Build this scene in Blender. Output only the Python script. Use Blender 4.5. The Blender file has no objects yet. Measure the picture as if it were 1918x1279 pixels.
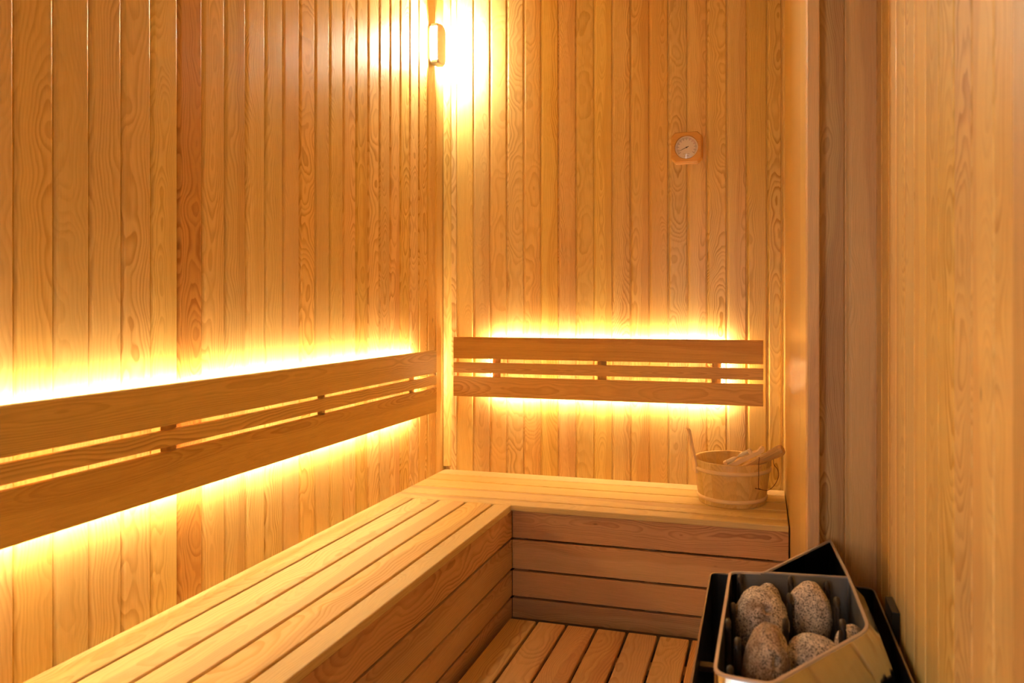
import bpy, bmesh, math, random
from mathutils import Vector, Matrix, noise as mnoise

S = bpy.context.scene
COL = S.collection
random.seed(7)

# ------------------------------------------------------------------ camera
LENS_PX = 1339.8
cam_data = bpy.data.cameras.new('camera')
cam = bpy.data.objects.new('camera', cam_data)
COL.objects.link(cam)
cam.location = (0, 0, 1.25)
cam.rotation_euler = (math.radians(90), 0, math.radians(15.16))
cam_data.sensor_width = 36
cam_data.lens = LENS_PX / 1918 * 36
cam_data.shift_x = -(1065 - 959) / 1918
cam_data.shift_y = -(639.5 - 578) / 1918
cam_data.clip_start = 0.02
cam_data.dof.use_dof = True
cam_data.dof.focus_distance = 2.9
cam_data.dof.aperture_fstop = 4.5
S.camera = cam

# ------------------------------------------------------------------ world, exposure
world = bpy.data.worlds.new('world')
S.world = world
world.use_nodes = True
wb = world.node_tree.nodes['Background']
wb.inputs[0].default_value = (0.62, 0.80, 1.0, 1)
wb.inputs[1].default_value = 1.0
vs = S.view_settings
vs.view_transform = 'Standard'
vs.look = 'None'
vs.gamma = 1
vs.use_curve_mapping = False
vs.exposure = 0.22

LAMP_STRENGTH = 1900.0
LED_STRENGTH = 128.0
HALL_POWER = 40.0

# daylight-coloured hall light behind the glass door (outside the cabin, behind the camera)
ld = bpy.data.lights.new('hall_light', 'AREA')
ld.shape = 'RECTANGLE'
ld.size = 0.8
ld.size_y = 1.3
ld.energy = HALL_POWER
ld.color = (1.0, 0.88, 0.74)
lo = bpy.data.objects.new('hall_light', ld)
COL.objects.link(lo)
lo.location = (-1.15, -1.75, 1.6)
lo.rotation_euler = (math.radians(86), 0, math.radians(-22))

# ------------------------------------------------------------------ room numbers (metres)
XL = -1.518      # left wall
YB = 3.258       # back wall
XP = 0.094       # lining of the alcove wall
YP = 1.80        # its front end
YR = 1.872       # return wall beyond the heater
XR = 0.267       # right wall
YF = -0.95       # front wall (behind the camera)
ZC = 2.85
HB = 0.457       # bench top

# ------------------------------------------------------------------ materials
def mat(name):
    m = bpy.data.materials.new(name)
    m.use_nodes = True
    nt = m.node_tree
    for n in list(nt.nodes):
        nt.nodes.remove(n)
    out = nt.nodes.new('ShaderNodeOutputMaterial')
    b = nt.nodes.new('ShaderNodeBsdfPrincipled')
    nt.links.new(b.outputs[0], out.inputs[0])
    return m, nt, b

class NT:
    def __init__(s, nt): s.nt = nt
    def link(s, a, b): s.nt.links.new(a, b)
    def put(s, sock, v):
        if isinstance(v, bpy.types.NodeSocket): s.link(v, sock)
        elif v is not None: sock.default_value = v
    def m(s, op, a, b=None, c=None, clamp=False):
        n = s.nt.nodes.new('ShaderNodeMath'); n.operation = op; n.use_clamp = clamp
        s.put(n.inputs[0], a)
        if b is not None: s.put(n.inputs[1], b)
        if c is not None: s.put(n.inputs[2], c)
        return n.outputs[0]
    def attr(s, name):
        n = s.nt.nodes.new('ShaderNodeAttribute'); n.attribute_name = name
        return n
    def sep(s, v):
        n = s.nt.nodes.new('ShaderNodeSeparateXYZ'); s.link(v, n.inputs[0]); return n.outputs
    def comb(s, x, y, z):
        n = s.nt.nodes.new('ShaderNodeCombineXYZ')
        s.put(n.inputs[0], x); s.put(n.inputs[1], y); s.put(n.inputs[2], z); return n.outputs[0]
    def noise(s, vec, scale, detail=2, rough=0.5, dim='3D'):
        n = s.nt.nodes.new('ShaderNodeTexNoise'); n.noise_dimensions = dim
        if dim == '1D': s.put(n.inputs['W'], vec)
        else: s.link(vec, n.inputs['Vector'])
        n.inputs['Scale'].default_value = scale
        n.inputs['Detail'].default_value = detail
        n.inputs['Roughness'].default_value = rough
        return n.outputs[0]
    def smooth(s, v, a, b, lo=0.0, hi=1.0):
        n = s.nt.nodes.new('ShaderNodeMapRange'); n.interpolation_type = 'SMOOTHSTEP'
        s.put(n.inputs[0], v)
        n.inputs[1].default_value = a; n.inputs[2].default_value = b
        n.inputs[3].default_value = lo; n.inputs[4].default_value = hi
        return n.outputs[0]
    def mix(s, f, a, b, mode='MIX'):
        n = s.nt.nodes.new('ShaderNodeMix'); n.data_type = 'RGBA'; n.blend_type = mode
        s.put(n.inputs[0], f); s.put(n.inputs[6], a); s.put(n.inputs[7], b)
        return n.outputs[2]
    def rnd(s, v, k):
        n = s.nt.nodes.new('ShaderNodeTexWhiteNoise'); n.noise_dimensions = '1D'
        s.link(s.m('ADD', v, k), n.inputs['W']); return n.outputs[0]

def wood(name, light, dark, red, ring=0.0055, contrast=0.75, vary=0.16, rough=0.45, knots=0.35, fibre=0.10, coat=0.0, warp=1.0):
    """Sawn-board wood: growth rings around a wandering pith, cut by the board's own faces."""
    m, nt, b = mat(name)
    T = NT(nt)
    g = T.sep(T.attr('grain').outputs['Vector'])      # across, through, along the board
    sd = T.attr('seed').outputs['Fac']
    tone = T.attr('tone').outputs['Fac']
    seedv = T.m('MULTIPLY', sd, 37.7)
    n1 = T.noise(T.comb(T.m('MULTIPLY', g[0], 1.5), seedv, T.m('MULTIPLY', g[2], 1.3)), 1.0, 2)
    n2 = T.noise(T.comb(T.m('ADD', seedv, 11.0), T.m('MULTIPLY', g[0], 2.0), T.m('MULTIPLY', g[2], 1.9)), 1.0, 3)
    n3 = T.noise(T.comb(T.m('MULTIPLY', g[0], 28.0), T.m('MULTIPLY', g[2], 7.0), seedv), 1.0, 2)
    a0 = T.m('MULTIPLY', T.m('SUBTRACT', T.rnd(sd, 1.3), 0.5), 0.11)
    t0 = T.m('ADD', T.m('MULTIPLY', T.m('POWER', T.rnd(sd, 5.1), 1.5), 0.12), 0.022)
    A = T.m('ADD', T.m('ADD', g[0], a0), T.m('MULTIPLY', T.m('SUBTRACT', n1, 0.5), 0.09 * warp))
    D = T.m('ADD', T.m('ADD', g[1], t0), T.m('MULTIPLY', T.m('SUBTRACT', n2, 0.5), 0.13 * warp))
    r = T.m('SQRT', T.m('ADD', T.m('MULTIPLY', A, A), T.m('MULTIPLY', D, D)))
    r = T.m('ADD', r, T.m('MULTIPLY', n3, 0.006 * warp))
    spacing = T.m('ADD', T.m('MULTIPLY', T.rnd(sd, 9.2), ring * 0.6), ring * 0.7)
    q = T.m('DIVIDE', r, spacing)
    fr = T.m('FRACT', q)
    rise = T.smooth(fr, 0.25, 0.88)
    fall = T.smooth(fr, 0.90, 1.0, 1.0, 0.0)
    late = T.m('MULTIPLY', rise, fall)
    rk = T.m('FLOOR', q)
    rv = T.rnd(T.m('ADD', rk, seedv), 2.2)                  # each year's band its own strength
    late = T.m('MULTIPLY', late, T.m('MULTIPLY_ADD', rv, 0.7, 0.45))
    patch = T.noise(T.comb(T.m('MULTIPLY', g[0], 9.0), T.m('MULTIPLY', g[2], 1.4), T.m('ADD', seedv, 5.0)), 1.0, 2)
    late = T.m('MULTIPLY', late, T.smooth(patch, 0.3, 0.7, 0.45, 1.1))
    late = T.m('MULTIPLY', late, T.m('MULTIPLY_ADD', T.rnd(sd, 17.0), 0.7, 0.45))
    fib = T.noise(T.comb(T.m('MULTIPLY', g[0], 520.0), T.m('MULTIPLY', g[1], 520.0), T.m('MULTIPLY_ADD', g[2], 14.0, seedv)), 1.0, 3, 0.6)
    col = T.mix(T.m('MULTIPLY', late, contrast, clamp=True), (*light, 1), (*dark, 1))
    f2 = T.m('MULTIPLY', T.m('SUBTRACT', fib, 0.5), fibre * 4)
    # red heartwood: a whole board (tone) or a wandering flame along one side
    flame = T.smooth(T.m('ADD', n1, T.m('MULTIPLY', g[0], 6.0)), 0.55, 0.62)
    heart = T.m('MULTIPLY', flame, T.m('GREATER_THAN', T.rnd(sd, 23.0), 0.72))
    heart = T.m('MULTIPLY', heart, 0.35)
    col = T.mix(T.m('MAXIMUM', heart, tone, clamp=True), col, T.mix(late, (*red, 1), (red[0]*.6, red[1]*.5, red[2]*.45, 1)))
    # board-to-board value
    val = T.m('MULTIPLY_ADD', T.rnd(sd, 31.0), vary * 2, 1.0 - vary)
    val = T.m('ADD', val, f2)
    hs = nt.nodes.new('ShaderNodeHueSaturation')
    T.link(col, hs.inputs['Color']); T.link(val, hs.inputs['Value'])
    T.link(T.m('MULTIPLY_ADD', T.rnd(sd, 41.0), 0.16, 0.92), hs.inputs['Saturation'])
    T.link(T.m('MULTIPLY_ADD', T.rnd(sd, 47.0), 0.016, 0.492), hs.inputs['Hue'])
    col = hs.outputs[0]
    # pin knots
    vor = nt.nodes.new('ShaderNodeTexVoronoi'); vor.voronoi_dimensions = '3D'
    T.link(T.comb(T.m('MULTIPLY', g[0], 7.0), T.m('MULTIPLY', g[2], 2.6), seedv), vor.inputs['Vector'])
    vor.inputs['Scale'].default_value = 1.0
    kn = T.smooth(vor.outputs['Distance'], 0.012, 0.045, 1.0, 0.0)
    vc = T.sep(vor.outputs['Color'])
    kn = T.m('MULTIPLY', kn, T.m('LESS_THAN', vc[0], knots))
    col = T.mix(T.m('MULTIPLY', kn, 0.85), col, (0.11, 0.045, 0.015, 1))
    T.link(col, b.inputs['Base Color'])
    T.link(T.m('MULTIPLY_ADD', late, 0.10, rough - 0.03), b.inputs['Roughness'])
    b.inputs['Specular IOR Level'].default_value = 0.45
    if coat:
        b.inputs['Coat Weight'].default_value = coat
        b.inputs['Coat Roughness'].default_value = 0.3
    bp = nt.nodes.new('ShaderNodeBump')
    bp.inputs['Strength'].default_value = 0.25
    bp.inputs['Distance'].default_value = 0.0006
    T.link(T.m('ADD', T.m('MULTIPLY', late, 0.6), T.m('MULTIPLY', fib, 0.6)), bp.inputs['Height'])
    T.link(bp.outputs[0], b.inputs['Normal'])
    return m

M = {}
M['wall'] = wood('pine_cladding', (0.82, 0.580, 0.215), (0.52, 0.275, 0.060), (0.58, 0.28, 0.08), ring=0.0048, rough=0.34, contrast=0.92, vary=0.10, knots=0.12)
M['bench'] = wood('bench_pine', (0.83, 0.64, 0.27), (0.60, 0.38, 0.11), (0.50, 0.24, 0.10), rough=0.5, contrast=0.7, vary=0.10, knots=0.12)
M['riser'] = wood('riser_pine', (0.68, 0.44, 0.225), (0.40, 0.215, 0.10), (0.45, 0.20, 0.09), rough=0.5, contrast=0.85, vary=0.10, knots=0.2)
M['floorw'] = wood('duckboard_pine', (0.66, 0.40, 0.15), (0.42, 0.19, 0.06), (0.42, 0.18, 0.06), rough=0.45, contrast=0.7, vary=0.10, knots=0.2)
M['back'] = wood('backrest_larch', (0.72, 0.475, 0.15), (0.38, 0.190, 0.035), (0.42, 0.20, 0.05), ring=0.0036, rough=0.5, contrast=0.85, warp=0.35, vary=0.07, knots=0.22)
M['post'] = wood('post_pine', (0.68, 0.465, 0.20), (0.44, 0.25, 0.08), (0.45, 0.22, 0.10), ring=0.004, rough=0.5, contrast=0.8, knots=0.3)
M['tub'] = wood('tub_pine', (0.80, 0.58, 0.21), (0.55, 0.33, 0.09), (0.5, 0.25, 0.1), rough=0.4, contrast=0.6, vary=0.12, knots=0.0)
M['hoop'] = wood('hoop_wood', (0.90, 0.70, 0.36), (0.70, 0.46, 0.18), (0.5, 0.25, 0.1), rough=0.4, contrast=0.4, vary=0.05, knots=0.0)
M['stick'] = wood('ladle_wood', (0.60, 0.36, 0.13), (0.34, 0.16, 0.05), (0.4, 0.2, 0.08), rough=0.4, contrast=0.7, vary=0.05, knots=0.0)
M['case'] = wood('gauge_case_wood', (0.72, 0.36, 0.07), (0.52, 0.23, 0.04), (0.4, 0.2, 0.08), rough=0.35, contrast=0.5, vary=0.0, knots=0.0)

def plain(name, col, rough=0.5, metal=0.0, bump=0.0, bscale=80, var=0.0):
    m, nt, b = mat(name)
    T = NT(nt)
    tc = nt.nodes.new('ShaderNodeTexCoord')
    n = T.noise(tc.outputs['Object'], bscale, 4)
    c = T.mix(T.m('MULTIPLY', n, var * 2, clamp=True), (*col, 1), (col[0]*.4, col[1]*.4, col[2]*.4, 1))
    T.link(c, b.inputs['Base Color'])
    T.link(T.m('MULTIPLY_ADD', n, 0.12, rough - 0.06), b.inputs['Roughness'])
    b.inputs['Metallic'].default_value = metal
    if bump:
        bp = nt.nodes.new('ShaderNodeBump'); bp.inputs['Strength'].default_value = bump
        bp.inputs['Distance'].default_value = 0.001
        T.link(n, bp.inputs['Height']); T.link(bp.outputs[0], b.inputs['Normal'])
    return m

M['black'] = plain('black_enamel', (0.012, 0.012, 0.013), 0.38, 0.0, var=0.2)
M['edge'] = plain('steel_edge', (0.42, 0.34, 0.28), 0.35, 0.9, var=0.2)
M['steel'] = plain('polished_steel', (0.62, 0.60, 0.58), 0.11, 1.0, var=0.05, bscale=12)
M['rim'] = plain('brushed_rim', (0.74, 0.64, 0.53), 0.42, 0.5, var=0.15)
M['liner'] = plain('zinc_liner', (0.25, 0.255, 0.25), 0.42, 0.3, 0.1, 18, var=0.45)
M['dark'] = plain('dark_steel', (0.035, 0.028, 0.022), 0.3, 0.7, 0.1, 25, var=0.4)  # near-black brown metal for the rear pocket and cross rail
M['rod'] = plain('heating_rod', (0.045, 0.035, 0.03), 0.45, 0.5, 0.3, 120, var=0.4)
M['grey'] = plain('grey_metal', (0.42, 0.43, 0.45), 0.4, 0.6)
M['cover'] = plain('lamp_cover_metal', (0.72, 0.62, 0.58), 0.4, 0.3)
M['ink'] = plain('ink', (0.08, 0.06, 0.05), 0.6)
M['red'] = plain('red_ink', (0.45, 0.08, 0.06), 0.6)
M['needle'] = plain('needle_black', (0.015, 0.012, 0.01), 0.4)
M['dial'] = plain('dial_paper', (0.92, 0.84, 0.76), 0.5)
M['cord'] = plain('brown_cord', (0.12, 0.04, 0.02), 0.8)
M['concrete'] = plain('screed', (0.10, 0.08, 0.07), 0.8, 0.0, 0.3, 40, var=0.3)
M['shadow'] = plain('joint_lining', (0.16, 0.09, 0.04), 0.8)

def glass(name):
    m, nt, b = mat(name)
    nt.nodes.remove(b)
    out = [n for n in nt.nodes if n.type == 'OUTPUT_MATERIAL'][0]
    tr = nt.nodes.new('ShaderNodeBsdfTransparent'); gl = nt.nodes.new('ShaderNodeBsdfGlossy')
    gl.inputs['Roughness'].default_value = 0.03
    fr = nt.nodes.new('ShaderNodeFresnel'); fr.inputs[0].default_value = 1.5
    mx = nt.nodes.new('ShaderNodeMixShader')
    nt.links.new(fr.outputs[0], mx.inputs[0]); nt.links.new(tr.outputs[0], mx.inputs[1]); nt.links.new(gl.outputs[0], mx.inputs[2])
    nt.links.new(mx.outputs[0], out.inputs[0])
    return m
M['glass'] = glass('clear_glass')

def emit(name, col, s):
    m, nt, b = mat(name)
    b.inputs['Base Color'].default_value = (0.9, 0.9, 0.88, 1)
    b.inputs['Emission Color'].default_value = (*col, 1)
    b.inputs['Emission Strength'].default_value = s
    return m
M['led'] = emit('warm_led', (1.0, 0.71, 0.40), LED_STRENGTH)
M['lamp'] = emit('lamp_diffuser', (1.0, 0.89, 0.66), LAMP_STRENGTH)

def granite(name, base, stain, seed):
    m, nt, b = mat(name)
    T = NT(nt)
    tc = nt.nodes.new('ShaderNodeTexCoord')
    v = T.m
    add = nt.nodes.new('ShaderNodeVectorMath'); add.operation = 'ADD'
    T.link(tc.outputs['Object'], add.inputs[0]); add.inputs[1].default_value = (seed, seed * 2.1, 0)
    p = add.outputs[0]
    sp = T.noise(p, 330, 2, 0.7)
    sp2 = T.noise(p, 120, 3, 0.6)
    dk = T.smooth(sp, 0.51, 0.57)
    lt = T.smooth(sp2, 0.5, 0.66)
    c = T.mix(lt, (*base, 1), (base[0]*1.35, base[1]*1.38, base[2]*1.45, 1))
    c = T.mix(T.m('MULTIPLY', dk, 0.92), c, (0.055, 0.045, 0.04, 1))
    s1 = T.noise(p, 16, 4, 0.6)
    s = T.smooth(s1, 0.62 - stain * 0.25, 0.78 - stain * 0.22)
    c = T.mix(T.m('MULTIPLY', s, 0.72 if stain > 0 else 0.15), c, (0.17, 0.085, 0.035, 1))
    T.link(c, b.inputs['Base Color'])
    b.inputs['Roughness'].default_value = 0.75
    bp = nt.nodes.new('ShaderNodeBump'); bp.inputs['Strength'].default_value = 0.5; bp.inputs['Distance'].default_value = 0.0012
    T.link(T.m('ADD', sp, T.m('MULTIPLY', s1, 0.8)), bp.inputs['Height']); T.link(bp.outputs[0], b.inputs['Normal'])
    return m

# ------------------------------------------------------------------ mesh helpers
class MB:
    """Collects vertices with their wood coordinates, then becomes ONE mesh object."""
    def __init__(s): s.v = []; s.f = []; s.g = []; s.sd = []; s.tn = []; s.mi = []; s.sm = []
    def add(s, vs, fs, grain=None, seed=0.0, tone=0.0, mi=0, smooth=False):
        o = len(s.v)
        s.v += [tuple(p) for p in vs]
        s.f += [tuple(i + o for i in f) for f in fs]
        s.g += [tuple(p) for p in (grain if grain is not None else vs)]
        s.sd += [seed] * len(vs); s.tn += [tone] * len(vs)
        s.mi += [mi] * len(fs); s.sm += [smooth] * len(fs)
    def box(s, c, size, along=2, bev=0.0, seed=None, tone=0.0, mi=0, through=None, rot=None, seg=2, origin=None):
        """Bevelled box; along = index of the grain axis, through = index of the board's thin axis."""
        if seed is None: seed = random.random() * 50
        bm = bmesh.new()
        bmesh.ops.create_cube(bm, size=1.0)
        for v in bm.verts:
            v.co = Vector((v.co.x * size[0], v.co.y * size[1], v.co.z * size[2]))
        if bev > 0:
            bmesh.ops.bevel(bm, geom=list(bm.edges), offset=bev, segments=seg, affect='EDGES', profile=0.5)
        bm.normal_update()
        bm.verts.ensure_lookup_table()
        if through is None:
            rest = [i for i in range(3) if i != along]
            through = rest[0] if size[rest[0]] < size[rest[1]] else rest[1]
        across = 3 - along - through
        loc = [tuple(v.co) for v in bm.verts]
        gr = [(p[across], p[through], p[along] + c[along]) for p in loc]
        R = rot if rot is not None else Matrix.Identity(3)
        C = Vector(c)
        s.add([C + R @ Vector(p) for p in loc], [[v.index for v in f.verts] for f in bm.faces], gr, seed, tone, mi)
        bm.free()
    def prism(s, pts, axis, lo, hi, along=2, seed=None, tone=0.0, mi=0, caps=True):
        """Closed 2D outline extruded along an axis. pts are the two other coordinates, in x,y,z order."""
        if seed is None: seed = random.random() * 50
        def mk(p, h):
            q = list(p); q.insert(axis, h); return tuple(q)
        n = len(pts)
        vs = [mk(p, lo) for p in pts] + [mk(p, hi) for p in pts]
        fs = [(i, (i + 1) % n, n + (i + 1) % n, n + i) for i in range(n)]
        if caps: fs += [tuple(range(n))[::-1], tuple(range(n, 2 * n))]
        rest = [i for i in range(3) if i != along]
        gr = [(v[rest[0]], v[rest[1]], v[along]) for v in vs]
        s.add(vs, fs, gr, seed, tone, mi)
    def tube(s, pts, r, n=10, mi=0, seed=0.0, closed=False, cap=True):
        pts = [Vector(p) for p in pts]
        rr = r if isinstance(r, (list, tuple)) else [r] * len(pts)
        N = len(pts); vs = []; gr = []
        up = Vector((0.013, 0.021, 1)).normalized(); dist = 0
        for i, p in enumerate(pts):
            if closed: t = pts[(i + 1) % N] - pts[i - 1]
            else: t = pts[min(i + 1, N - 1)] - pts[max(i - 1, 0)]
            t.normalize()
            a = t.cross(up)
            if a.length < 0.05: a = t.cross(Vector((1, 0, 0)))
            a.normalize(); b = t.cross(a)
            if i: dist += (pts[i] - pts[i - 1]).length
            for k in range(n):
                w = 2 * math.pi * k / n
                vs.append(p + a * rr[i] * math.cos(w) + b * rr[i] * math.sin(w))
                gr.append((rr[i] * math.cos(w), rr[i] * math.sin(w), dist))
        fs = []
        for i in range(N if closed else N - 1):
            j = (i + 1) % N
            for k in range(n):
                l = (k + 1) % n
                fs.append((i * n + k, i * n + l, j * n + l, j * n + k))
        if cap and not closed:
            fs += [tuple(range(n))[::-1], tuple(range((N - 1) * n, N * n))]
        s.add(vs, fs, gr, seed, 0.0, mi, smooth=True)
    def lathe(s, c, prof, n=64, mi=0, seed=0.0, smooth=True, stave=0):
        """Revolve (r, z) profile round a vertical axis; with staves each one gets its own grain."""
        base = random.random() * 40
        P = len(prof)
        if not stave:
            vs = []; gr = []
            for k in range(n):
                w = 2 * math.pi * k / n
                for r, z in prof:
                    vs.append((c[0] + r * math.cos(w), c[1] + r * math.sin(w), c[2] + z))
                    gr.append((z, r, w * r))
            fs = [(k * P + i, ((k + 1) % n) * P + i, ((k + 1) % n) * P + i + 1, k * P + i + 1) for k in range(n) for i in range(P - 1)]
            s.add(vs, fs, gr, seed, 0.0, mi, smooth)
        else:
            sub = 5
            for st in range(stave):
                vs = []; gr = []
                for j in range(sub + 1):
                    w = 2 * math.pi * (st + j / sub) / stave
                    for r, z in prof:
                        rr = r - (0.0007 if j in (0, sub) else 0) * (1 if r > 0.1 else 0)
                        vs.append((c[0] + rr * math.cos(w), c[1] + rr * math.sin(w), c[2] + z))
                        gr.append(((j / sub - .5) * 2 * math.pi * r / stave, r, z))
                fs = [(j * P + i, (j + 1) * P + i, (j + 1) * P + i + 1, j * P + i + 1) for j in range(sub) for i in range(P - 1)]
                s.add(vs, fs, gr, base + st * 1.37, 0.0, mi, smooth)
    def build(s, name, mats, parent=None, origin=(0, 0, 0)):
        me = bpy.data.meshes.new(name)
        O = Vector(origin)
        me.from_pydata([Vector(v) - O for v in s.v], [], s.f)
        a = me.attributes.new('grain', 'FLOAT_VECTOR', 'POINT')
        a.data.foreach_set('vector', [x for p in s.g for x in p])
        a = me.attributes.new('seed', 'FLOAT', 'POINT'); a.data.foreach_set('value', s.sd)
        a = me.attributes.new('tone', 'FLOAT', 'POINT'); a.data.foreach_set('value', s.tn)
        if not isinstance(mats, (list, tuple)): mats = [mats]
        for m in mats: me.materials.append(m)
        me.polygons.foreach_set('material_index', s.mi)
        me.polygons.foreach_set('use_smooth', s.sm)
        me.update()
        bm = bmesh.new(); bm.from_mesh(me)
        bmesh.ops.recalc_face_normals(bm, faces=bm.faces)
        bm.to_mesh(me); bm.free()
        o = bpy.data.objects.new(name, me)
        COL.objects.link(o)
        o.location = O
        if parent is not None:
            o.parent = parent
            w = Vector((0, 0, 0)); q = parent
            while q is not None:
                w += Vector(q.location); q = q.parent
            o.location = O - w
        return o

def thing(name, label, cat, loc=(0, 0, 0), group=None):
    o = bpy.data.objects.new(name, None)
    o.empty_display_size = 0.1
    COL.objects.link(o)
    o.location = loc
    return tag(o, label, cat, group)
def tag(o, label=None, cat=None, group=None, kind=None):
    if label: o['label'] = label
    if cat: o['category'] = cat
    if group: o['group'] = group
    if kind: o['kind'] = kind
    return o
def struct(o, label=None):
    return tag(o, kind='structure')

# ------------------------------------------------------------------ cladding
def cladding(name, fixed, at, edges, z0, z1, inward, mat_, thick=0.022, tones=None, seed0=0, groove=0.0165):
    """Vertical tongue-and-groove boards: fixed = 'x' or 'y' (the wall's plane), inward = +-1."""
    mb = MB()
    rs = random.Random(seed0)
    for i in range(len(edges) - 1):
        a, b = edges[i], edges[i + 1]
        d = 0.0065
        g = groove
        prof = [(a, -thick), (a, -d), (a + g * .28, -d), (a + g * .34, -0.0050), (a + g * .62, -0.0019), (a + g * .85, -0.0004), (a + g, 0),
                (b - .003, 0), (b - 0.0010, -0.0010), (b, -0.0035), (b, -thick)]
        prof = [p for p in prof]
        sd = rs.random() * 60
        tn = (tones or {}).get(i, 0.0)
        vs = []; gr = []
        mid = (a + b) / 2
        for z in (z0, z1):
            for u, w in prof:
                off = at + inward * w
                vs.append((off, u, z) if fixed == 'x' else (u, off, z))
                gr.append((u - mid, w, z))
        n = len(prof)
        fs = [(k, (k + 1) % n, n + (k + 1) % n, n + k) for k in range(n)]
        fs += [tuple(range(n))[::-1], tuple(range(n, 2 * n))]
        mb.add(vs, fs, gr, sd, tn)
    return struct(mb.build(name, mat_))

P = 0.0873
# left wall: a groove falls at y = 3.239 and every P before it
le = [3.239 - P * k for k in range(0, 50)][::-1]
le = [y for y in le if y > YF + .02]
le = [YF - .02] + le + [YB + .02]
red_i = min(range(len(le)), key=lambda i: abs(le[i] - 1.581))
lt = {red_i: 0.75, red_i - 4: 0.12, red_i + 1: 0.1, red_i - 6: 0.2}
cladding('wall_left', 'x', XL, le, 0, ZC, 1, M['wall'], tones=lt, seed0=11)
be = [0.016 - 0.0866 * k for k in range(0, 18)][::-1]
be = [XL] + [x for x in be if x > XL + .02] + [0.078, 0.13]
cladding('wall_back', 'y', YB, be, 0, ZC, -1, M['wall'], tones={4: 0.12, 13: 0.1, 7: .08}, seed0=5)
re_ = [YF - .02] + [1.79 - 0.0925 * k for k in range(0, 29)][::-1] + [YR + .02]
cladding('wall_right', 'x', XR, re_, 0, ZC, -1, M['wall'], seed0=23, groove=0.006)
cladding('wall_return', 'y', YR, [0.106, 0.195, XR + .02], 0, ZC, -1, M['post'], seed0=31)

# alcove partition: flat lining boards facing the bench, end post facing the camera
mb = MB()
def xp(y): return 0.0945 + (YB - y) * 0.0066           # the lining stands very slightly out of square
for y0, y1, sd in ((YB - 0.001, 2.735, 3.3), (2.734, 2.1, 8.1), (2.099, YP, 21.4)):
    mb.prism([(xp(y0), y0), (xp(y1), y1), (xp(y1) + .02, y1), (xp(y0) + .02, y0)], 2, 0, ZC, seed=sd)
struct(mb.build('wall_alcove', M['wall']))
mb = MB()
mb.box((0.1175, YP + 0.035, ZC / 2), (0.028, 0.072, ZC), along=2, bev=0.003, seed=14.2, through=1)
struct(mb.build('trim_1', M['post']))
# corner moulding between left and back wall, stops short of the bench
mb = MB()
mb.prism([(XL, YB), (XL, YB - .020), (XL + .006, YB - .026), (XL + .022, YB - .022), (XL + .034, YB - .010), (XL + .036, YB)], 2, HB + 0.02, ZC, seed=4.4)
struct(mb.build('trim_2', M['wall']))
# smooth jamb board nearer the camera on the right wall
mb = MB()
mb.box((XR - 0.011, 0.80 - .06, ZC / 2), (0.022, 0.16, ZC), along=2, bev=0.003, seed=33.0)
struct(mb.build('trim_3', M['post']))

# front wall behind the camera with a glazed door
mb = MB()
DX0, DX1, DZ = -0.85, -0.10, 2.05
def clad_simple(mb, x0, x1, z0, z1, y):
    n = max(1, round((x1 - x0) / 0.09))
    w = (x1 - x0) / n
    for i in range(n):
        mb.box((x0 + w * (i + .5), y, (z0 + z1) / 2), (w - .0015, 0.03, z1 - z0), along=2, bev=0.002)
clad_simple(mb, XL, DX0 - .06, 0, ZC, YF - .015)
clad_simple(mb, DX1 + .06, XR, 0, ZC, YF - .015)
clad_simple(mb, DX0 - .06, DX1 + .06, DZ + .06, ZC, YF - .015)
struct(mb.build('wall_front', M['wall']))
mb = MB()
for x in (DX0 - .03, DX1 + .03):
    mb.box((x, YF - .015, (DZ + .06) / 2), (0.06, 0.06, DZ + .06), along=2, bev=.003)
mb.box(((DX0 + DX1) / 2, YF - .015, DZ + .03), (DX1 - DX0, 0.06, 0.06), along=0, bev=.003)
door = struct(mb.build('door_1', M['post']))
mb = MB()
mb.box(((DX0 + DX1) / 2, YF - .015, DZ / 2 + .005), (DX1 - DX0 - .004, 0.008, DZ - .014))
mb.build('door_pane', M['glass'], door)
mb = MB()
mb.tube([(DX1 - .07, YF + .045, .95), (DX1 - .07, YF + .045, 1.25)], .014, 12)
for z in (.97, 1.23): mb.tube([(DX1 - .07, YF + .045, z), (DX1 - .07, YF - .009, z)], .008, 10)
mb.build('door_handle', M['stick'], door)

# ceiling and floor
mb = MB()
n = 19
w = (XR - XL) / n
for i in range(n):
    mb.box((XL + w * (i + .5), (YF + YB) / 2, ZC + .012), (w - .002, YB - YF, 0.024), along=1, bev=0.003)
struct(mb.build('ceiling', M['wall']))
mb = MB()
mb.box(((XL + XR) / 2, (YF + YB) / 2, -0.02), (XR - XL + .04, YB - YF + .04, 0.04))
struct(mb.build('floor', M['concrete']))

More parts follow.
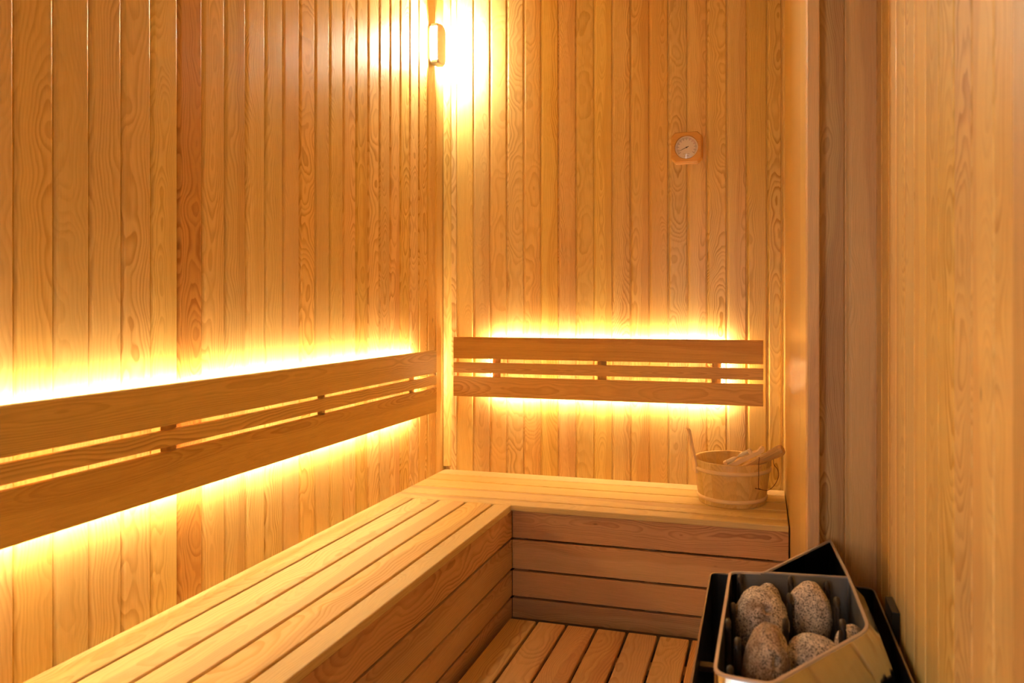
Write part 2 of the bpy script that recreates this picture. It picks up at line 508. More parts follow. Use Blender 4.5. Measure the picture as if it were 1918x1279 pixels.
# ------------------------------------------------------------------ benches
YFR = 2.741          # riser plane of the back bench
XFR = -0.980         # riser plane of the left bench
bb = thing('sauna_bench', 'slatted pine bench along the back wall, with the bucket standing on it', 'bench', (-0.7, 3.0, 0))
ys = [YB - .001, 3.166, 3.049, 2.928, 2.806, 2.726]
for i in range(5):
    y1, y0 = ys[i], ys[i + 1]
    g = .004 if i == 0 else .009
    hi = y1 - (0.0 if i == 0 else g / 2); lo_ = y0 + (0 if i == 4 else g / 2)
    mb = MB()
    mb.box(((XL + XP) / 2, (hi + lo_) / 2, HB - .0115), (XP - XL - .002, hi - lo_, .023), along=0, bev=.0035, seed=[2.2, 9.1, 12.4, 30.5, 7.7][i])
    mb.build('slat', M['bench'], bb)
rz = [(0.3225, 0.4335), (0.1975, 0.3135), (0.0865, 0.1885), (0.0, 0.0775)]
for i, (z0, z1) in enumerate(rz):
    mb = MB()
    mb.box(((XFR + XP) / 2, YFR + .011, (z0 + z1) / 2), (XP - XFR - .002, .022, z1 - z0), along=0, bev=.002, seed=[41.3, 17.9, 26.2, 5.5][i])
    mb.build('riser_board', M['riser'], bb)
for x in (-0.955, -0.42, 0.06):
    mb = MB(); mb.box((x, YFR + .045, .216), (.045, .044, .43), along=2, bev=.002)
    mb.build('frame_post', M['riser'], bb)
for x in (-1.3, -0.9, -0.42, 0.055):
    mb = MB(); mb.box((x, 3.02, .412), (.045, .46, .042), along=1)
    mb.build('frame_rail', M['riser'], bb)

lb = thing('sauna_bench', 'long pine bench of five slats running beside the left wall', 'bench', (-1.25, 1.0, 0))
xs = [XL + .001, -1.411, -1.293, -1.174, -1.056, XFR]
YL0 = YF + .03
for i in range(5):
    x0 = xs[i] + (0 if i == 0 else .005); x1 = xs[i + 1] - (0 if i == 4 else .005)
    # rounded far corners like the photograph's routed slot ends
    r = .012; ye = 2.7255
    pts = [(x0, YL0), (x1, YL0)]
    for k in range(5):
        w_ = k / 4 * math.pi / 2
        rr = r if i < 4 else 0.001
        pts.append((x1 - rr + rr * math.cos(w_), ye - rr + rr * math.sin(w_)))
    for k in range(5):
        w_ = k / 4 * math.pi / 2
        rr = r if i > 0 else 0.001
        pts.append((x0 + rr - rr * math.sin(w_), ye - rr + rr * math.cos(w_)))
    mb = MB()
    bm = bmesh.new()
    vv = [bm.verts.new((p[0], p[1], HB - .024)) for p in pts]
    f = bm.faces.new(vv)
    ex = bmesh.ops.extrude_face_region(bm, geom=[f])
    for v in [g_ for g_ in ex['geom'] if isinstance(g_, bmesh.types.BMVert)]: v.co.z = HB
    te = [e for e in bm.edges if all(abs(v.co.z - HB) < 1e-5 for v in e.verts)
          and not all(abs(v.co.y - ye) < 1e-5 for v in e.verts)]
    bmesh.ops.bevel(bm, geom=te, offset=.0035, segments=3, affect='EDGES', profile=.5)
    bm.verts.index_update()
    xm = (x0 + x1) / 2
    vl = [tuple(v.co) for v in bm.verts]
    mb.add(vl, [[v.index for v in f.verts] for f in bm.faces], [(p[0] - xm, p[2] - HB, p[1]) for p in vl], [1.9, 22.6, 13.3, 35.7, 8.8][i],
           [0, 0, 0.0, 0, 0][i])
    bm.free()
    mb.build('slat', M['bench'], lb)
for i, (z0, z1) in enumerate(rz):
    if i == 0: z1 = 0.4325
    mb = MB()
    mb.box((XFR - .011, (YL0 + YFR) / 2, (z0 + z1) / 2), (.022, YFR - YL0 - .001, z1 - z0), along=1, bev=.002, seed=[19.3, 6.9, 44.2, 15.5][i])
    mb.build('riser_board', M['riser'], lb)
for y in (-0.6, 0.4, 1.4, 2.4):
    mb = MB(); mb.box((XFR - .045, y, .216), (.044, .045, .43), along=2, bev=.002)
    mb.build('frame_post', M['riser'], lb)
    mb = MB(); mb.box((-1.285, y, .412), (.42, .045, .042), along=0)
    mb.build('frame_rail', M['riser'], lb)

# ------------------------------------------------------------------ duckboard on the floor
db = thing('duckboard', 'slatted pine duckboard covering the floor between the benches', 'duckboard', (-0.4, 1.2, 0))
x = -0.953; i = 0
while x < XR - .03:
    x1 = min(x + .1075, XR - .004)
    if x1 - x > .03:
        mb = MB()
        mb.box(((x + x1) / 2, (2.640 + YF + .1) / 2, .030), (x1 - x, 2.640 - YF - .1, .022), along=1, bev=.0055, seed=3.1 + i * 5.37, seg=3)
        if x > XP - .08:
            mb = MB()
            mb.box(((x + x1) / 2, (1.83 + YF + .1) / 2 if x > XP - .03 else (2.64 + YF + .1) / 2, .030), (min(x1, XP - .01) - x if x < XP - .03 else x1 - x, (1.70 if x > XP - .03 else 2.64) - YF - .1, .022), along=1, bev=.0055, seed=3.1 + i * 5.37, seg=3)
            if x > XP - .03:
                mb = MB(); mb.box(((x + x1) / 2, (1.45 + YF + .1) / 2, .030), (x1 - x, 1.45 - YF - .1, .022), along=1, bev=.0055, seed=3.1 + i * 5.37, seg=3)
        mb.build('slat', M['floorw'], db)
    x += .1175; i += 1
for y in (-0.6, 0.2, 1.0, 1.8, 2.45):
    mb = MB()
    xr_ = XP - .01 if y > 1.4 else XR - .01
    mb.box(((XFR + .03 + xr_) / 2, y, .0095), (xr_ - XFR - .03, .06, .019), along=0)
    mb.build('bearer', M['floorw'], db)

# ------------------------------------------------------------------ backrests with light strips
def backrest(root, horiz, at, inward, u0, u1, zs, battens, strip_range, seeds, endoffs):
    """horiz: axis the boards run along (0 or 1). at = wall plane. zs = list of (z0,z1)."""
    front = .050; th = .020
    def B(mb, u, z, d, su, sz, sdp, **k):
        w = at + inward * d
        c = (u, w, z) if horiz == 0 else (w, u, z)
        size = (su, sdp, sz) if horiz == 0 else (sdp, su, sz)
        mb.box(c, size, **k)
    for i, (z0, z1) in enumerate(zs):
        mb = MB()
        B(mb, (u0 + u1) / 2, (z0 + z1) / 2, front - th / 2, u1 - u0, z1 - z0, th, along=horiz, bev=.0025, seed=seeds[i])
        mb.build('board', M['back'], root)
    zt, zb = zs[0][1], zs[-1][0]
    for a, b in battens:
        mb = MB()
        B(mb, (a + b) / 2, (zt + zb) / 2, (front - th) / 2, b - a, zt - zb - .05, front - th - .0005, along=2, bev=.0015)
        mb.build('batten', M['back'], root)
    s0, s1 = strip_range
    e = .012
    for z in (zt - .008, zb + .007):
        mb = MB()
        B(mb, (s0 + s1) / 2, z, front - th - .002, s1 - s0, .010, .004)
        mb.build('light_strip', M['led'], root)
    for u in endoffs:
        mb = MB()
        B(mb, u, (zt + zb) / 2, (front - th) / 2 + .002, .0028, zt - zb - .03, .018)
        mb.build('light_strip', M['led'], root)

r1 = thing('backrest', 'backlit three-board wooden backrest on the back wall', 'backrest', (-0.72, YB, 0.97))
backrest(r1, 0, YB, -1, -1.450, 0.004, [(1.0085, 1.113), (.940, .9905), (.826, .9225)],
         [(-1.255, -1.212), (-.737, -.692), (-.217, -.175)], (-1.262, -.165), [12.9, 3.7, 28.1], (-1.2585, -.1715))
r2 = thing('backrest', 'long backlit three-board wooden backrest on the left wall', 'backrest', (XL, 1.2, 0.91))
backrest(r2, 1, XL, 1, YF + .2, 3.063, [(.9505, 1.0555), (.896, .938), (.768, .8830)],
         [(-.55, -.505), (.15, .195), (.82, .865), (1.495, 1.548), (2.165, 2.210), (2.832, 2.880)], (-.56, 2.89), [24.2, 10.6, 50.4], (2.8845, -.5545))

# ------------------------------------------------------------------ wall lamp
lamp = thing('wall_lamp', 'glowing bulkhead lamp with metal cover high in the corner', 'lamp', (XL, 3.09, 2.50))
def rrect(cy, cz, w, h, r, k=6):
    pts = []
    for sx, sz, a0 in ((1, 1, 0), (-1, 1, 90), (-1, -1, 180), (1, -1, 270)):
        for j in range(k + 1):
            a = math.radians(a0 + 90 * j / k)
            pts.append((cy + sx * (w / 2 - r) + r * math.cos(a), cz + sz * (h / 2 - r) + r * math.sin(a)))
    return pts
LY, LZ = 3.115, 2.500
mb = MB(); mb.prism(rrect(LY, LZ, .078, .176, .022), 0, XL, XL + .010)
mb.build('base_plate', M['grey'], lamp)
mb = MB(); mb.prism(rrect(LY, LZ, .068, .150, .018), 0, XL + .010, XL + .046)
mb.build('diffuser', M['lamp'], lamp)
mb = MB(); mb.prism(rrect(LY, LZ, .084, .186, .030, 8), 0, XL + .046, XL + .052)
mb.build('cover', M['cover'], lamp)
for z in (LZ - .0845, LZ + .0845):
    mb = MB(); mb.box((XL + .029, LY, z), (.036, .070, .017), bev=.004)
    mb.build('end_cap', M['grey'], lamp)

# ------------------------------------------------------------------ thermometer
TX, TZ = -0.328, 1.972
th = thing('thermometer', 'square wooden dial thermometer hanging on the back wall', 'thermometer', (TX, YB, TZ))
def oct_ring(w, r, n=64):
    """n points round a square with clipped round corners."""
    out = []
    for k in range(n):
        a = 2 * math.pi * k / n + math.pi / n
        c, s_ = math.cos(a), math.sin(a)
        h = w / 2
        t = min(h / max(abs(c), 1e-6), h / max(abs(s_), 1e-6))
        t2 = (2 * h - r) / (abs(c) + abs(s_))
        t = min(t, t2 * 1.0)
        out.append((t * c, t * s_))
    return out
def circ(r, n=64):
    return [(r * math.cos(2 * math.pi * k / n + math.pi / n), r * math.sin(2 * math.pi * k / n + math.pi / n)) for k in range(n)]
mb = MB()
rings = [(oct_ring(.142, .022), 0.0), (oct_ring(.142, .022), .012), (oct_ring(.135, .018), .016), (oct_ring(.135, .018), .034), (oct_ring(.129, .018), .0375),
         (circ(.0535), .0375), (circ(.0515), .035), (circ(.0515), .026)]
vs_ = []; gr_ = []
for ring, d in rings:
    for a, b_ in ring:
        vs_.append((TX + a, YB - d, TZ + b_)); gr_.append((b_, d, a))
fs_ = []
for i in range(len(rings) - 1):
    for k in range(64):
        l = (k + 1) % 64
        fs_.append((i * 64 + k, i * 64 + l, (i + 1) * 64 + l, (i + 1) * 64 + k))
fs_.append(tuple(range(64)))
fs_.append(tuple(range(7 * 64, 8 * 64)))
mb.add(vs_, fs_, gr_, 3.0)
mb.build('case', M['case'], th)
mb = MB()
c_ = circ(.0508)
mb.add([(TX + a, YB - .0268, TZ + b_) for a, b_ in c_], [tuple(range(64))])
dial = mb.build('dial', M['dial'], th)
mb = MB()
for k in range(49):
    a = math.radians(218 - k * 256 / 48)
    major = k % 4 == 0
    r0, r1_ = (.033 if major else .0385), .0455
    w_ = .0007 if major else .0004
    ca, sa = math.cos(a), math.sin(a)
    q = [(r0, -w_), (r1_, -w_), (r1_, w_), (r0, w_)]
    mb.add([(TX + x_ * ca - y_ * sa, YB - .0271, TZ + x_ * sa + y_ * ca) for x_, y_ in q], [(0, 1, 2, 3)], mi=1 if 26 < k < 37 else 0)
for z_, w0 in ((-.030, .014), (-.0385, .011)):          # two unreadable lines of print
    for k in range(7):
        xx = -w0 + k * w0 * 2 / 7
        mb.add([(TX + xx, YB - .0271, TZ + z_), (TX + xx + w0 * .2, YB - .0271, TZ + z_), (TX + xx + w0 * .2, YB - .0271, TZ + z_ + .0016), (TX + xx, YB - .0271, TZ + z_ + .0016)], [(0, 1, 2, 3)])
mb.build('scale', [M['ink'], M['red']], dial)
mb = MB()
a = math.radians(205); ca, sa = math.cos(a), math.sin(a)
q = [(-.0105, -.0011), (0, -.0013), (.0385, -.0003), (.0385, .0003), (0, .0013), (-.0105, .0011)]
pts = [(x_ * ca - y_ * sa, x_ * sa + y_ * ca) for x_, y_ in q]
mb.add([(TX + p[0], YB - .0285, TZ + p[1]) for p in pts] + [(TX + p[0], YB - .0292, TZ + p[1]) for p in pts],
       [tuple(range(6)), tuple(range(6, 12))] + [(i, (i + 1) % 6, 6 + (i + 1) % 6, 6 + i) for i in range(6)])
mb.tube([(TX, YB - .0268, TZ), (TX, YB - .0305, TZ)], .0028, 12)
mb.build('needle', M['needle'], th)
mb = MB()
R_ = .0512; vs_ = []; fs_ = []
for i in range(7):                                        # shallow domed glass
    rr = R_ * i / 6
    for k in range(48):
        w_ = 2 * math.pi * k / 48
        vs_.append((TX + rr * math.cos(w_), YB - .0335 - .004 * (1 - (rr / R_) ** 2), TZ + rr * math.sin(w_)))
for i in range(6):
    for k in range(48):
        l = (k + 1) % 48
        fs_.append((i * 48 + k, i * 48 + l, (i + 1) * 48 + l, (i + 1) * 48 + k))
mb.add(vs_, fs_, smooth=True)
mb.build('glass_cover', M['glass'], th)

# ------------------------------------------------------------------ bucket
BX, BY = -0.122, 3.035
bk = thing('bucket', 'round pale wooden sauna bucket with two wooden hoops', 'bucket', (BX, BY, HB))
mb = MB()
hgt = .176
mb.lathe((BX, BY, HB), [(.120, .004), (.134, .0), (.1355, .003), (.146, .088), (.1575, hgt - .003), (.1555, hgt), (.1475, hgt), (.1455, hgt - .003), (.135, .088), (.1265, .018)], stave=18, n=90)
mb.build('staves', M['tub'], bk)
mb = MB(); mb.lathe((BX, BY, HB), [(.0001, .018), (.128, .018)], n=48, seed=2.0)
mb.lathe((BX, BY, HB), [(.0001, .006), (.128, .006)], n=48, seed=2.0)
mb.build('bottom', M['tub'], bk)
for z, r in ((.140, .1535), (.026, .1385)):
    mb = MB()
    mb.lathe((BX, BY, HB), [(r - .003, z - .0085), (r + .0028, z - .007), (r + .005, z - .002), (r + .0052, z + .003), (r + .003, z + .0075), (r - .001, z + .0085)], n=80, seed=6.0)
    mb.build('hoop', M['hoop'], bk)
# tall ear stave at the left, bent over at its tip
mb = MB()
path = [(-.1515, .12), (-.1550, .165), (-.1615, .200), (-.1690, .235), (-.1750, .268), (-.1785, .288), (-.1820, .298), (-.1870, .302), (-.1915, .298)]
wid = [.030, .029, .020, .0155, .0145, .0145, .0140, .0125, .009]
ang = math.radians(198)
vs_ = []; gr_ = []
for (pr_, pz), w_ in zip(path, wid):
    for dr, dw in ((-.0055, -1), (.0055, -1), (.0055, 1), (-.0055, 1)):
        r_ = -pr_ + dr
        lx, ly = r_, dw * w_
        X = BX + lx * math.cos(ang) - ly * math.sin(ang); Y = BY + lx * math.sin(ang) + ly * math.cos(ang)
        vs_.append((X, Y, HB + pz)); gr_.append((ly, dr, pz))
fs_ = []
for i in range(len(path) - 1):
    for k in range(4):
        l = (k + 1) % 4
        fs_.append((i * 4 + k, i * 4 + l, (i + 1) * 4 + l, (i + 1) * 4 + k))
fs_ += [(0, 1, 2, 3), tuple(range((len(path) - 1) * 4, len(path) * 4))]
mb.add(vs_, fs_, gr_, 5.0)
ear = mb.build('ear', M['hoop'], bk)
bv = ear.modifiers.new('bevel', 'BEVEL'); bv.width = .003; bv.segments = 3; bv.limit_method = 'ANGLE'; bv.angle_limit = .7
# low raised stave opposite
mb = MB()
for k in range(1):
    a0 = math.radians(-28); a1 = math.radians(2)
    vs_ = []; gr_ = []
    for j in range(9):
        w_ = a0 + (a1 - a0) * j / 8
        top = hgt - .002 + .016 * math.sin(math.pi * min(1, j / 8 * 1.0)) ** 0.6
        for r_, z_ in ((.1468, hgt - .02), (.1572, hgt - .02), (.1578, top), (.1476, top)):
            vs_.append((BX + r_ * math.cos(w_), BY + r_ * math.sin(w_), HB + z_)); gr_.append((w_ * .15, r_, z_))
    fs_ = [(j * 4 + q_, j * 4 + (q_ + 1) % 4, (j + 1) * 4 + (q_ + 1) % 4, (j + 1) * 4 + q_) for j in range(8) for q_ in range(4)]
    fs_ += [(0, 1, 2, 3), (32, 33, 34, 35)]
    mb.add(vs_, fs_, gr_, 9.0)
mb.build('ear', M['tub'], bk)

# ------------------------------------------------------------------ ladle resting in the bucket
def frame_from(d, upish=Vector((0, 0, 1))):
    d = d.normalized(); s_ = d.cross(upish).normalized(); u = s_.cross(d).normalized()
    return d, s_, u
ld_ = thing('ladle', 'wooden ladle with thick square handle leaning out of the bucket, brown cord through it', 'ladle', (-0.15, 3.03, HB + .02))
Ptip = Vector((0.078, 2.935, 0.6975)); Plow = Vector((-0.165, 3.02, 0.545))
dv, sv, uv = frame_from(Ptip - Plow)
L = (Ptip - Plow).length
mb = MB()
st = [(0.0, .0150, .012), (.10, .0155, .013), (.17, .0170, .015), (.22, .0185, .018), (.262, .0205, .0215), (L - .010, .0215, .023), (L, .0165, .0185)]
vs_ = []; gr_ = []
K = 12
for t, ws, wu in st:
    for k in range(K):
        a = 2 * math.pi * k / K
        ca, sa = math.cos(a), math.sin(a)
        f_ = 1 / max(abs(ca), abs(sa)) * .86 if max(abs(ca), abs(sa)) < 1 else .95
        p = Plow + dv * t + sv * ws * ca * f_ + uv * wu * sa * f_
        vs_.append(p); gr_.append((ws * ca, wu * sa, t))
fs_ = [(i * K + k, i * K + (k + 1) % K, (i + 1) * K + (k + 1) % K, (i + 1) * K + k) for i in range(len(st) - 1) for k in range(K)]
fs_ += [tuple(range(K))[::-1], tuple(range((len(st) - 1) * K, len(st) * K))]
mb.add(vs_, fs_, gr_, 11.0)
mb.build('handle', M['stick'], ld_)
mb = MB()
bc = (-0.165, 3.03, HB + .022)
mb.lathe(bc, [(.0001, 0), (.030, .001), (.040, .020), (.044, .062), (.040, .064), (.036, .022), (.026, .008), (.0001, .007)], n=40, seed=15.0)
mb.build('bowl', M['stick'], ld_)
# cord loop: through the handle, down the bucket's front and back up at the right
def spline(P_, n=10):
    out = []
    P_ = [Vector(p) for p in P_]
    for i in range(len(P_) - 1):
        p0 = P_[max(i - 1, 0)]; p1 = P_[i]; p2 = P_[i + 1]; p3 = P_[min(i + 2, len(P_) - 1)]
        for k in range(n):
            t = k / n
            out.append(.5 * ((2 * p1) + (p2 - p0) * t + (2 * p0 - 5 * p1 + 4 * p2 - p3) * t * t + (3 * p1 - p0 - 3 * p2 + p3) * t ** 3))
    out.append(P_[-1]); return out
mb = MB()
mb.tube(spline([(-.012, 2.905, .667), (-.014, 2.894, .64), (-.014, 2.886, .60), (-.015, 2.890, .555), (-.010, 2.895, .545), (.020, 2.90, .541), (.045, 2.925, .556),
                (.0615, 2.94, .588), (.058, 2.94, .615), (.044, 2.94, .634), (.042, 2.94, .655)]), .0012, 8)
mb.tube(spline([(-.028, 2.886, .549), (-.018, 2.885, .547), (-.008, 2.888, .545)]), .0014, 8)
mb.build('cord', M['cord'], ld_)

# ------------------------------------------------------------------ sand timer leaning in the bucket
sdt = thing('sand_timer', 'pale wooden sand timer board with lobed end leaning in the bucket beside the ladle', 'sand timer', (-0.1, 3.0, HB + .1))
A0 = Vector((-.195, 2.925, .5835)); A1 = Vector((0.010, 2.925, .6985))
dv, sv, uv = frame_from(A1 - A0)
L = (A1 - A0).length
mb = MB()
# outline of the board seen edge-on from the camera: flat below, scrolled at the end
prof = []
def outline(t):
    # half width across the board along its length; scroll lobes near the upper end
    u = L - t
    return .021 - (.005 * math.exp(-((u - .030) / .006) ** 2))
ts = [L * k / 60 for k in range(61)]
top = []; bot = []
for t in ts:
    u = L - t
    h = .0085
    if u < .045: h = .0085 + .004 * math.sin((u / .045) * math.pi * 2.0) * (1 if u < .0225 else .6)
    if u < .006: h *= math.sqrt(max(0.05, u / .006))
    top.append((t, h)); bot.append((t, -.0075 if u > .01 else -.0075 + (.01 - u) * .9))
vs_ = []; gr_ = []
for (t, h), (_, l_) in zip(top, bot):
    for z_, s_ in ((l_, -.021), (l_, .021), (h, .021), (h, -.021)):
        vs_.append(A0 + dv * t + sv * s_ + uv * z_); gr_.append((s_, z_, t))
n_ = len(top)
fs_ = [(i * 4 + k, i * 4 + (k + 1) % 4, (i + 1) * 4 + (k + 1) % 4, (i + 1) * 4 + k) for i in range(n_ - 1) for k in range(4)]
fs_ += [(0, 1, 2, 3), tuple(range((n_ - 1) * 4, n_ * 4))]
mb.add(vs_, fs_, gr_, 13.0)
mb.build('board', M['hoop'], sdt)
for t in (.070, .178):
    mb = MB()
    R3 = Matrix((dv, sv, uv)).transposed()
    mb.box(A0 + dv * t + uv * .0165, (.014, .026, .019), along=1, bev=.003, rot=R3)
    mb.build('end_block', M['hoop'], sdt)
mb = MB()
c0 = A0 + uv * .0185
pp = []; rr = []
for k in range(25):
    t = .077 + (.171 - .077) * k / 24
    q = (k / 24 - .5) * 2
    pp.append(c0 + dv * t); rr.append(.0020 + .0065 * (1 - math.exp(-(q / .22) ** 2)))
mb.tube(pp, rr, 14)
M['tubeglass'] = plain('frosted_tube', (0.85, 0.72, 0.48), 0.12)
mb.build('glass_tube', M['tubeglass'], sdt)

# ------------------------------------------------------------------ heater
HZ = .690
ht = thing('sauna_heater', 'black and polished steel electric sauna heater filled with stones', 'heater', (.06, 1.3, .1))
# outer black shell: open tray with rolled top edge
def rpoly(pts, r, k=5):
    out = []
    n = len(pts)
    for i in range(n):
        p = Vector(pts[i]); a = Vector(pts[i - 1]) - p; b = Vector(pts[(i + 1) % n]) - p
        ri = r[i] if isinstance(r, (list, tuple)) else r
        ri = min(ri, a.length * .45, b.length * .45)
        a.normalize(); b.normalize()
        p0 = p + a * ri; p2 = p + b * ri
        for j in range(k + 1):
            t = j / k
            out.append(tuple((1 - t) ** 2 * p0 + 2 * t * (1 - t) * p + t * t * p2))
    return out
def offset(poly, d):
    """Offset a closed CCW polygon inwards by d."""
    n = len(poly); out = []
    for i in range(n):
        p = Vector(poly[i]); a = (p - Vector(poly[i - 1])); b = (Vector(poly[(i + 1) % n]) - p)
        if a.length < 1e-9: a = b.copy()
        if b.length < 1e-9: b = a.copy()
        a.normalize(); b.normalize()
        na = Vector((-a.y, a.x)); nb = Vector((-b.y, b.x))
        m_ = (na + nb)
        if m_.length < 1e-6: m_ = na
        m_.normalize()
        out.append(tuple(p + m_ * d / max(.5, m_.dot(na))))
    return out
def wallring(mb, levels, mi=0, capb=True, smooth=False):
    """levels: list of (poly, z)."""
    n = len(levels[0][0])
    vs = [(p[0], p[1], z) for poly, z in levels for p in poly]
    fs = [(i * n + k, i * n + (k + 1) % n, (i + 1) * n + (k + 1) % n, (i + 1) * n + k) for i in range(len(levels) - 1) for k in range(n)]
    if capb: fs.append(tuple(range((len(levels) - 1) * n, len(levels) * n)))
    mb.add(vs, fs, mi=mi, smooth=smooth)
SZ = .610
shell = rpoly([(-.119, 1.13), (.2525, 1.13), (.247, 1.766), (-.123, 1.771)], [.02, .02, .025, .025], 6)
sin = offset(shell, .0035)
mb = MB()
def band(mb, outer, inner, z0, z1):
    """An open strip of sheet metal following a path, with thickness."""
    n = len(outer)
    vs = [(p[0], p[1], z) for z in (z0, z1) for p in outer] + [(p[0], p[1], z) for z in (z0, z1) for p in inner]
    fs = []
    for k in range(n - 1):
        fs += [(k, k + 1, n + k + 1, n + k), (2*n + k, 2*n + k + 1, 3*n + k + 1, 3*n + k), (n + k, n + k + 1, 3*n + k + 1, 3*n + k), (k, k + 1, 2*n + k + 1, 2*n + k)]
    fs += [(0, n, 3*n, 2*n), (n - 1, 2*n - 1, 4*n - 1, 3*n - 1)]
    mb.add(vs, fs)
# the shell wraps left side, back and right side and is open in front
so = [(.254, 1.02)] + [p for p in shell[13:28] if p[1] > 1.3] + [(-.1185, 1.02)]
s_in = [(.2502, 1.02)] + [p for p in sin[13:28] if p[1] > 1.3] + [(-.115, 1.02)]
mb = MB()
band(mb, so, s_in, .12, SZ - .003)
mb.build('outer_shell', M['black'], ht)
mb = MB()
band(mb, so, s_in, SZ - .003, SZ)
mb.build('shell_edge', M['edge'], ht)
mb = MB()
mb.box((.066, 1.39, .15), (.355, .74, .012))
mb.build('base_tray', M['black'], ht)
# stone basket, a long skewed body whose back corner reaches towards the corner of the cabin
bask = rpoly([(-.073, 1.116), (.013, 1.108), (.182, 1.345), (.176, 1.59), (.160, 1.842), (.002, 1.574), (-.068, 1.562)],
             [.028, .012, .035, .05, .014, .01, .02], 6)
inn = offset(bask, .0018)
def flare(p):
    x_, y_ = p
    return p
mb = MB()
lev = [(bask, HZ)]
for q in (.012, .04, .08):
    pass
off = offset(bask, -.030)
fl = []
for p, o_ in zip(bask, off):
    nx, ny = o_[0] - p[0], o_[1] - p[1]
    ln = math.hypot(nx, ny) or 1
    k = max(0, min(1, ((nx / ln) * .6 - (ny / ln) * .8) * 3)) * max(0, min(1, (1.62 - p[1]) / .08))
    fl.append((p[0] + nx * k, p[1] + ny * k))
mid = [tuple((Vector(a) * .45 + Vector(b) * .55)) for a, b in zip(bask, fl)]
bk2 = [(p[0], min(p[1], 1.56) if q[1] > 1.56 else p[1]) for p, q in zip(fl, fl)]
def lev_(right, front):
    out = []
    for p, o_ in zip(bask, off):
        nx, ny = (o_[0] - p[0]) / .03, (o_[1] - p[1]) / .03
        ln = math.hypot(nx, ny) or 1
        f_ = max(0, min(1, (p[1] - 1.345) / .02))            # 0 on the diagonal and front, 1 along the right side
        side = max(0, min(1, (nx / ln * .7 - ny / ln * .7) * 3)) * max(0, min(1, (1.62 - p[1]) / .06))
        d = (right * f_ + front * (1 - f_)) * side
        out.append((p[0] + nx * d, p[1] + ny * d))
    return out
wallring(mb, [(bask, HZ - .001), (lev_(.022, .010), HZ - .025), (lev_(.044, .034), HZ - .085), (lev_(.052, .080), HZ - .20), (lev_(.052, .080), HZ - .34)], capb=False, smooth=False)
mb.build('basket', M['steel'], ht)
mb = MB()
sc = offset(rpoly([(-.073, 1.116), (.013, 1.108), (.182, 1.345), (.1765, 1.586), (-.069, 1.565)], [.028, .012, .035, .008, .02], 6), .0018)
wallring(mb, [(sc, HZ - .001), (sc, HZ - .14)], capb=True)
mb.build('liner', M['liner'], ht)
mb = MB()
wallring(mb, [(offset(bask, -.0012), HZ - .003), (offset(bask, -.001), HZ + .001), (offset(bask, .0042), HZ + .0012), (offset(bask, .0045), HZ - .003)], capb=False)
mb.build('rim', M['rim'], ht)
# partition with folded top between stones and rear pocket
mb = MB()
mb.box((.087, 1.5835, HZ - .072), (.172, .0025, .140), rot=Matrix.Rotation(math.radians(5.4), 3, 'Z'))
mb.box((.087, 1.5850, HZ - .001), (.172, .0080, .0025), rot=Matrix.Rotation(math.radians(5.4), 3, 'Z'), mi=1)
mb.build('partition', [M['liner'], M['grey']], ht)
# dark lining of the rear pocket
mb = MB()
pk = offset(rpoly([(-.001, 1.577), (.176, 1.592), (.160, 1.842)], [.002, .004, .014], 5), .0017)
wallring(mb, [(pk, HZ - .004), (pk, HZ - .1)], capb=True)
mb.build('rear_pocket', M['dark'], ht)
# cross rail and heating rods
mb = MB()
mb.box((-.0955, 1.40, .56), (.043, .02, .010), mi=0)
mb.build('cross_rail', M['dark'], ht)
rods = [(-.045, 1.545, .672), (.057, 1.560, .672), (.129, 1.562, .668), (.139, 1.47, .672), (.139, 1.368, .672),
        (-.041, 1.255, .668), (-.060, 1.315, .672), (-.050, 1.168, .660), (.052, 1.475, .668), (.040, 1.345, .676), (-.055, 1.42, .66), (.055, 1.235, .64)]
for i, (x_, y_, zt) in enumerate(rods):
    zt = min(zt + .016, HZ - .002)
    mb = MB()
    pts = [(x_, y_ - .011, HZ - .138), (x_, y_ - .011, zt - .012)]
    for k in range(1, 8):
        a = math.pi * k / 8
        pts.append((x_, y_ - .011 * math.cos(a), zt - .012 + .011 * math.sin(a)))
    pts += [(x_, y_ + .011, zt - .012), (x_, y_ + .011, HZ - .138)]
    mb.tube(pts, .0058, 10)
    mb.build('heating_rod', M['rod'], ht)
# bracket to the wall and feet
mb = MB()
mb.box((.2587, 1.60, .575), (.0145, .085, .13), bev=.001)
mb.build('wall_bracket', M['black'], ht)
for x_, y_ in ((-.095, 1.07), (.225, 1.07), (-.095, 1.72), (.225, 1.72)):
    mb = MB(); mb.tube([(x_, y_, .041), (x_, y_, .13)], .012, 12)
    mb.build('foot', M['black'], ht)

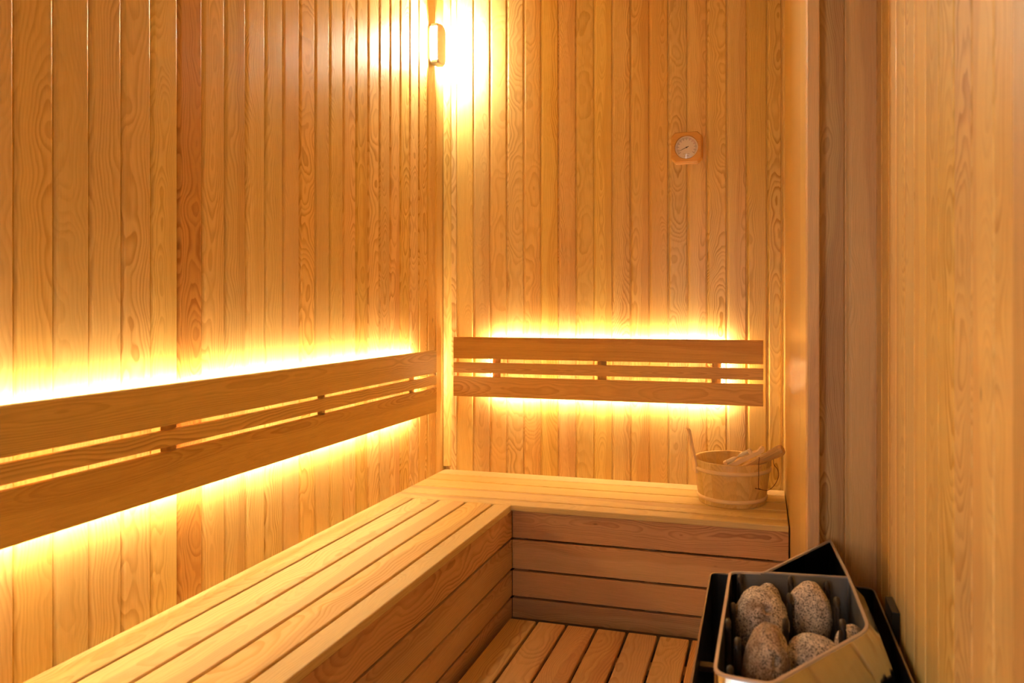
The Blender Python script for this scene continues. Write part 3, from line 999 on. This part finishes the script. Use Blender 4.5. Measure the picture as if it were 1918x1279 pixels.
# ------------------------------------------------------------------ stones
def stone(loc, axes, rot, label, base, stain, seed, pits=()):
    bm = bmesh.new()
    bmesh.ops.create_icosphere(bm, subdivisions=5, radius=1.0)
    R = Matrix.Rotation(math.radians(rot[2]), 3, 'Z') @ Matrix.Rotation(math.radians(rot[1]), 3, 'Y') @ Matrix.Rotation(math.radians(rot[0]), 3, 'X')
    for v in bm.verts:
        d = v.co.normalized()
        n1 = mnoise.noise(d * 1.1 + Vector((seed, 0, 0)))
        n2 = mnoise.noise(d * 3.0 + Vector((0, seed, 0)))
        r = 1 + .085 * n1 + (.035 + .03 * stain) * n2 + .012 * mnoise.noise(d * 9 + Vector((seed, 2, 1)))
        for (px, py, pz, pr_, pd) in pits:
            q = (d - Vector((px, py, pz)).normalized()).length
            if q < pr_ * 2.2: r -= pd * math.exp(-(q / pr_) ** 2 * 2)
        p = Vector((d.x * axes[0], d.y * axes[1], d.z * axes[2])) * r
        v.co = R @ p
    for f in bm.faces: f.smooth = True
    me = bpy.data.meshes.new('stone'); bm.to_mesh(me); bm.free()
    o = bpy.data.objects.new('sauna_stone', me); COL.objects.link(o)
    o.location = loc
    me.materials.append(granite('granite', base, stain, seed))
    tag(o, label, 'stone', 'granite stones in the heater')
    return o
G1 = (.70, .60, .48)
stone((-.003, 1.462, .634), (.058, .054, .064), (0, 0, 70), 'large speckled granite stone with a dark pit, back left in the heater', G1, .35, 3.1, pits=((-.57, -.47, .65, .15, .36),))
stone((.008, 1.550, .632), (.030, .026, .044), (0, 8, 0), 'small stone peeking out behind the large pitted stone', G1, 0.0, 7.7)
stone((.094, 1.504, .641), (.040, .046, .066), (6, -8, 0), 'tall smooth egg-shaped granite stone at the back of the heater', G1, 0.0, 12.5)
stone((.006, 1.258, .642), (.039, .048, .070), (-14, 4, 0), 'rough brown-stained stone at the front left of the heater', (.54, .43, .31), .75, 18.3, pits=((.35, -.85, .25, .17, .30), (.7, -.2, .8, .3, .14)))
stone((.093, 1.337, .622), (.056, .046, .046), (0, 22, 10), 'smooth oval stone lying in the middle front of the heater', G1, 0.05, 25.9)
stone((.155, 1.412, .628), (.026, .032, .038), (0, 10, 0), 'small speckled stone at the right rim of the heater', G1, 0.1, 33.4)
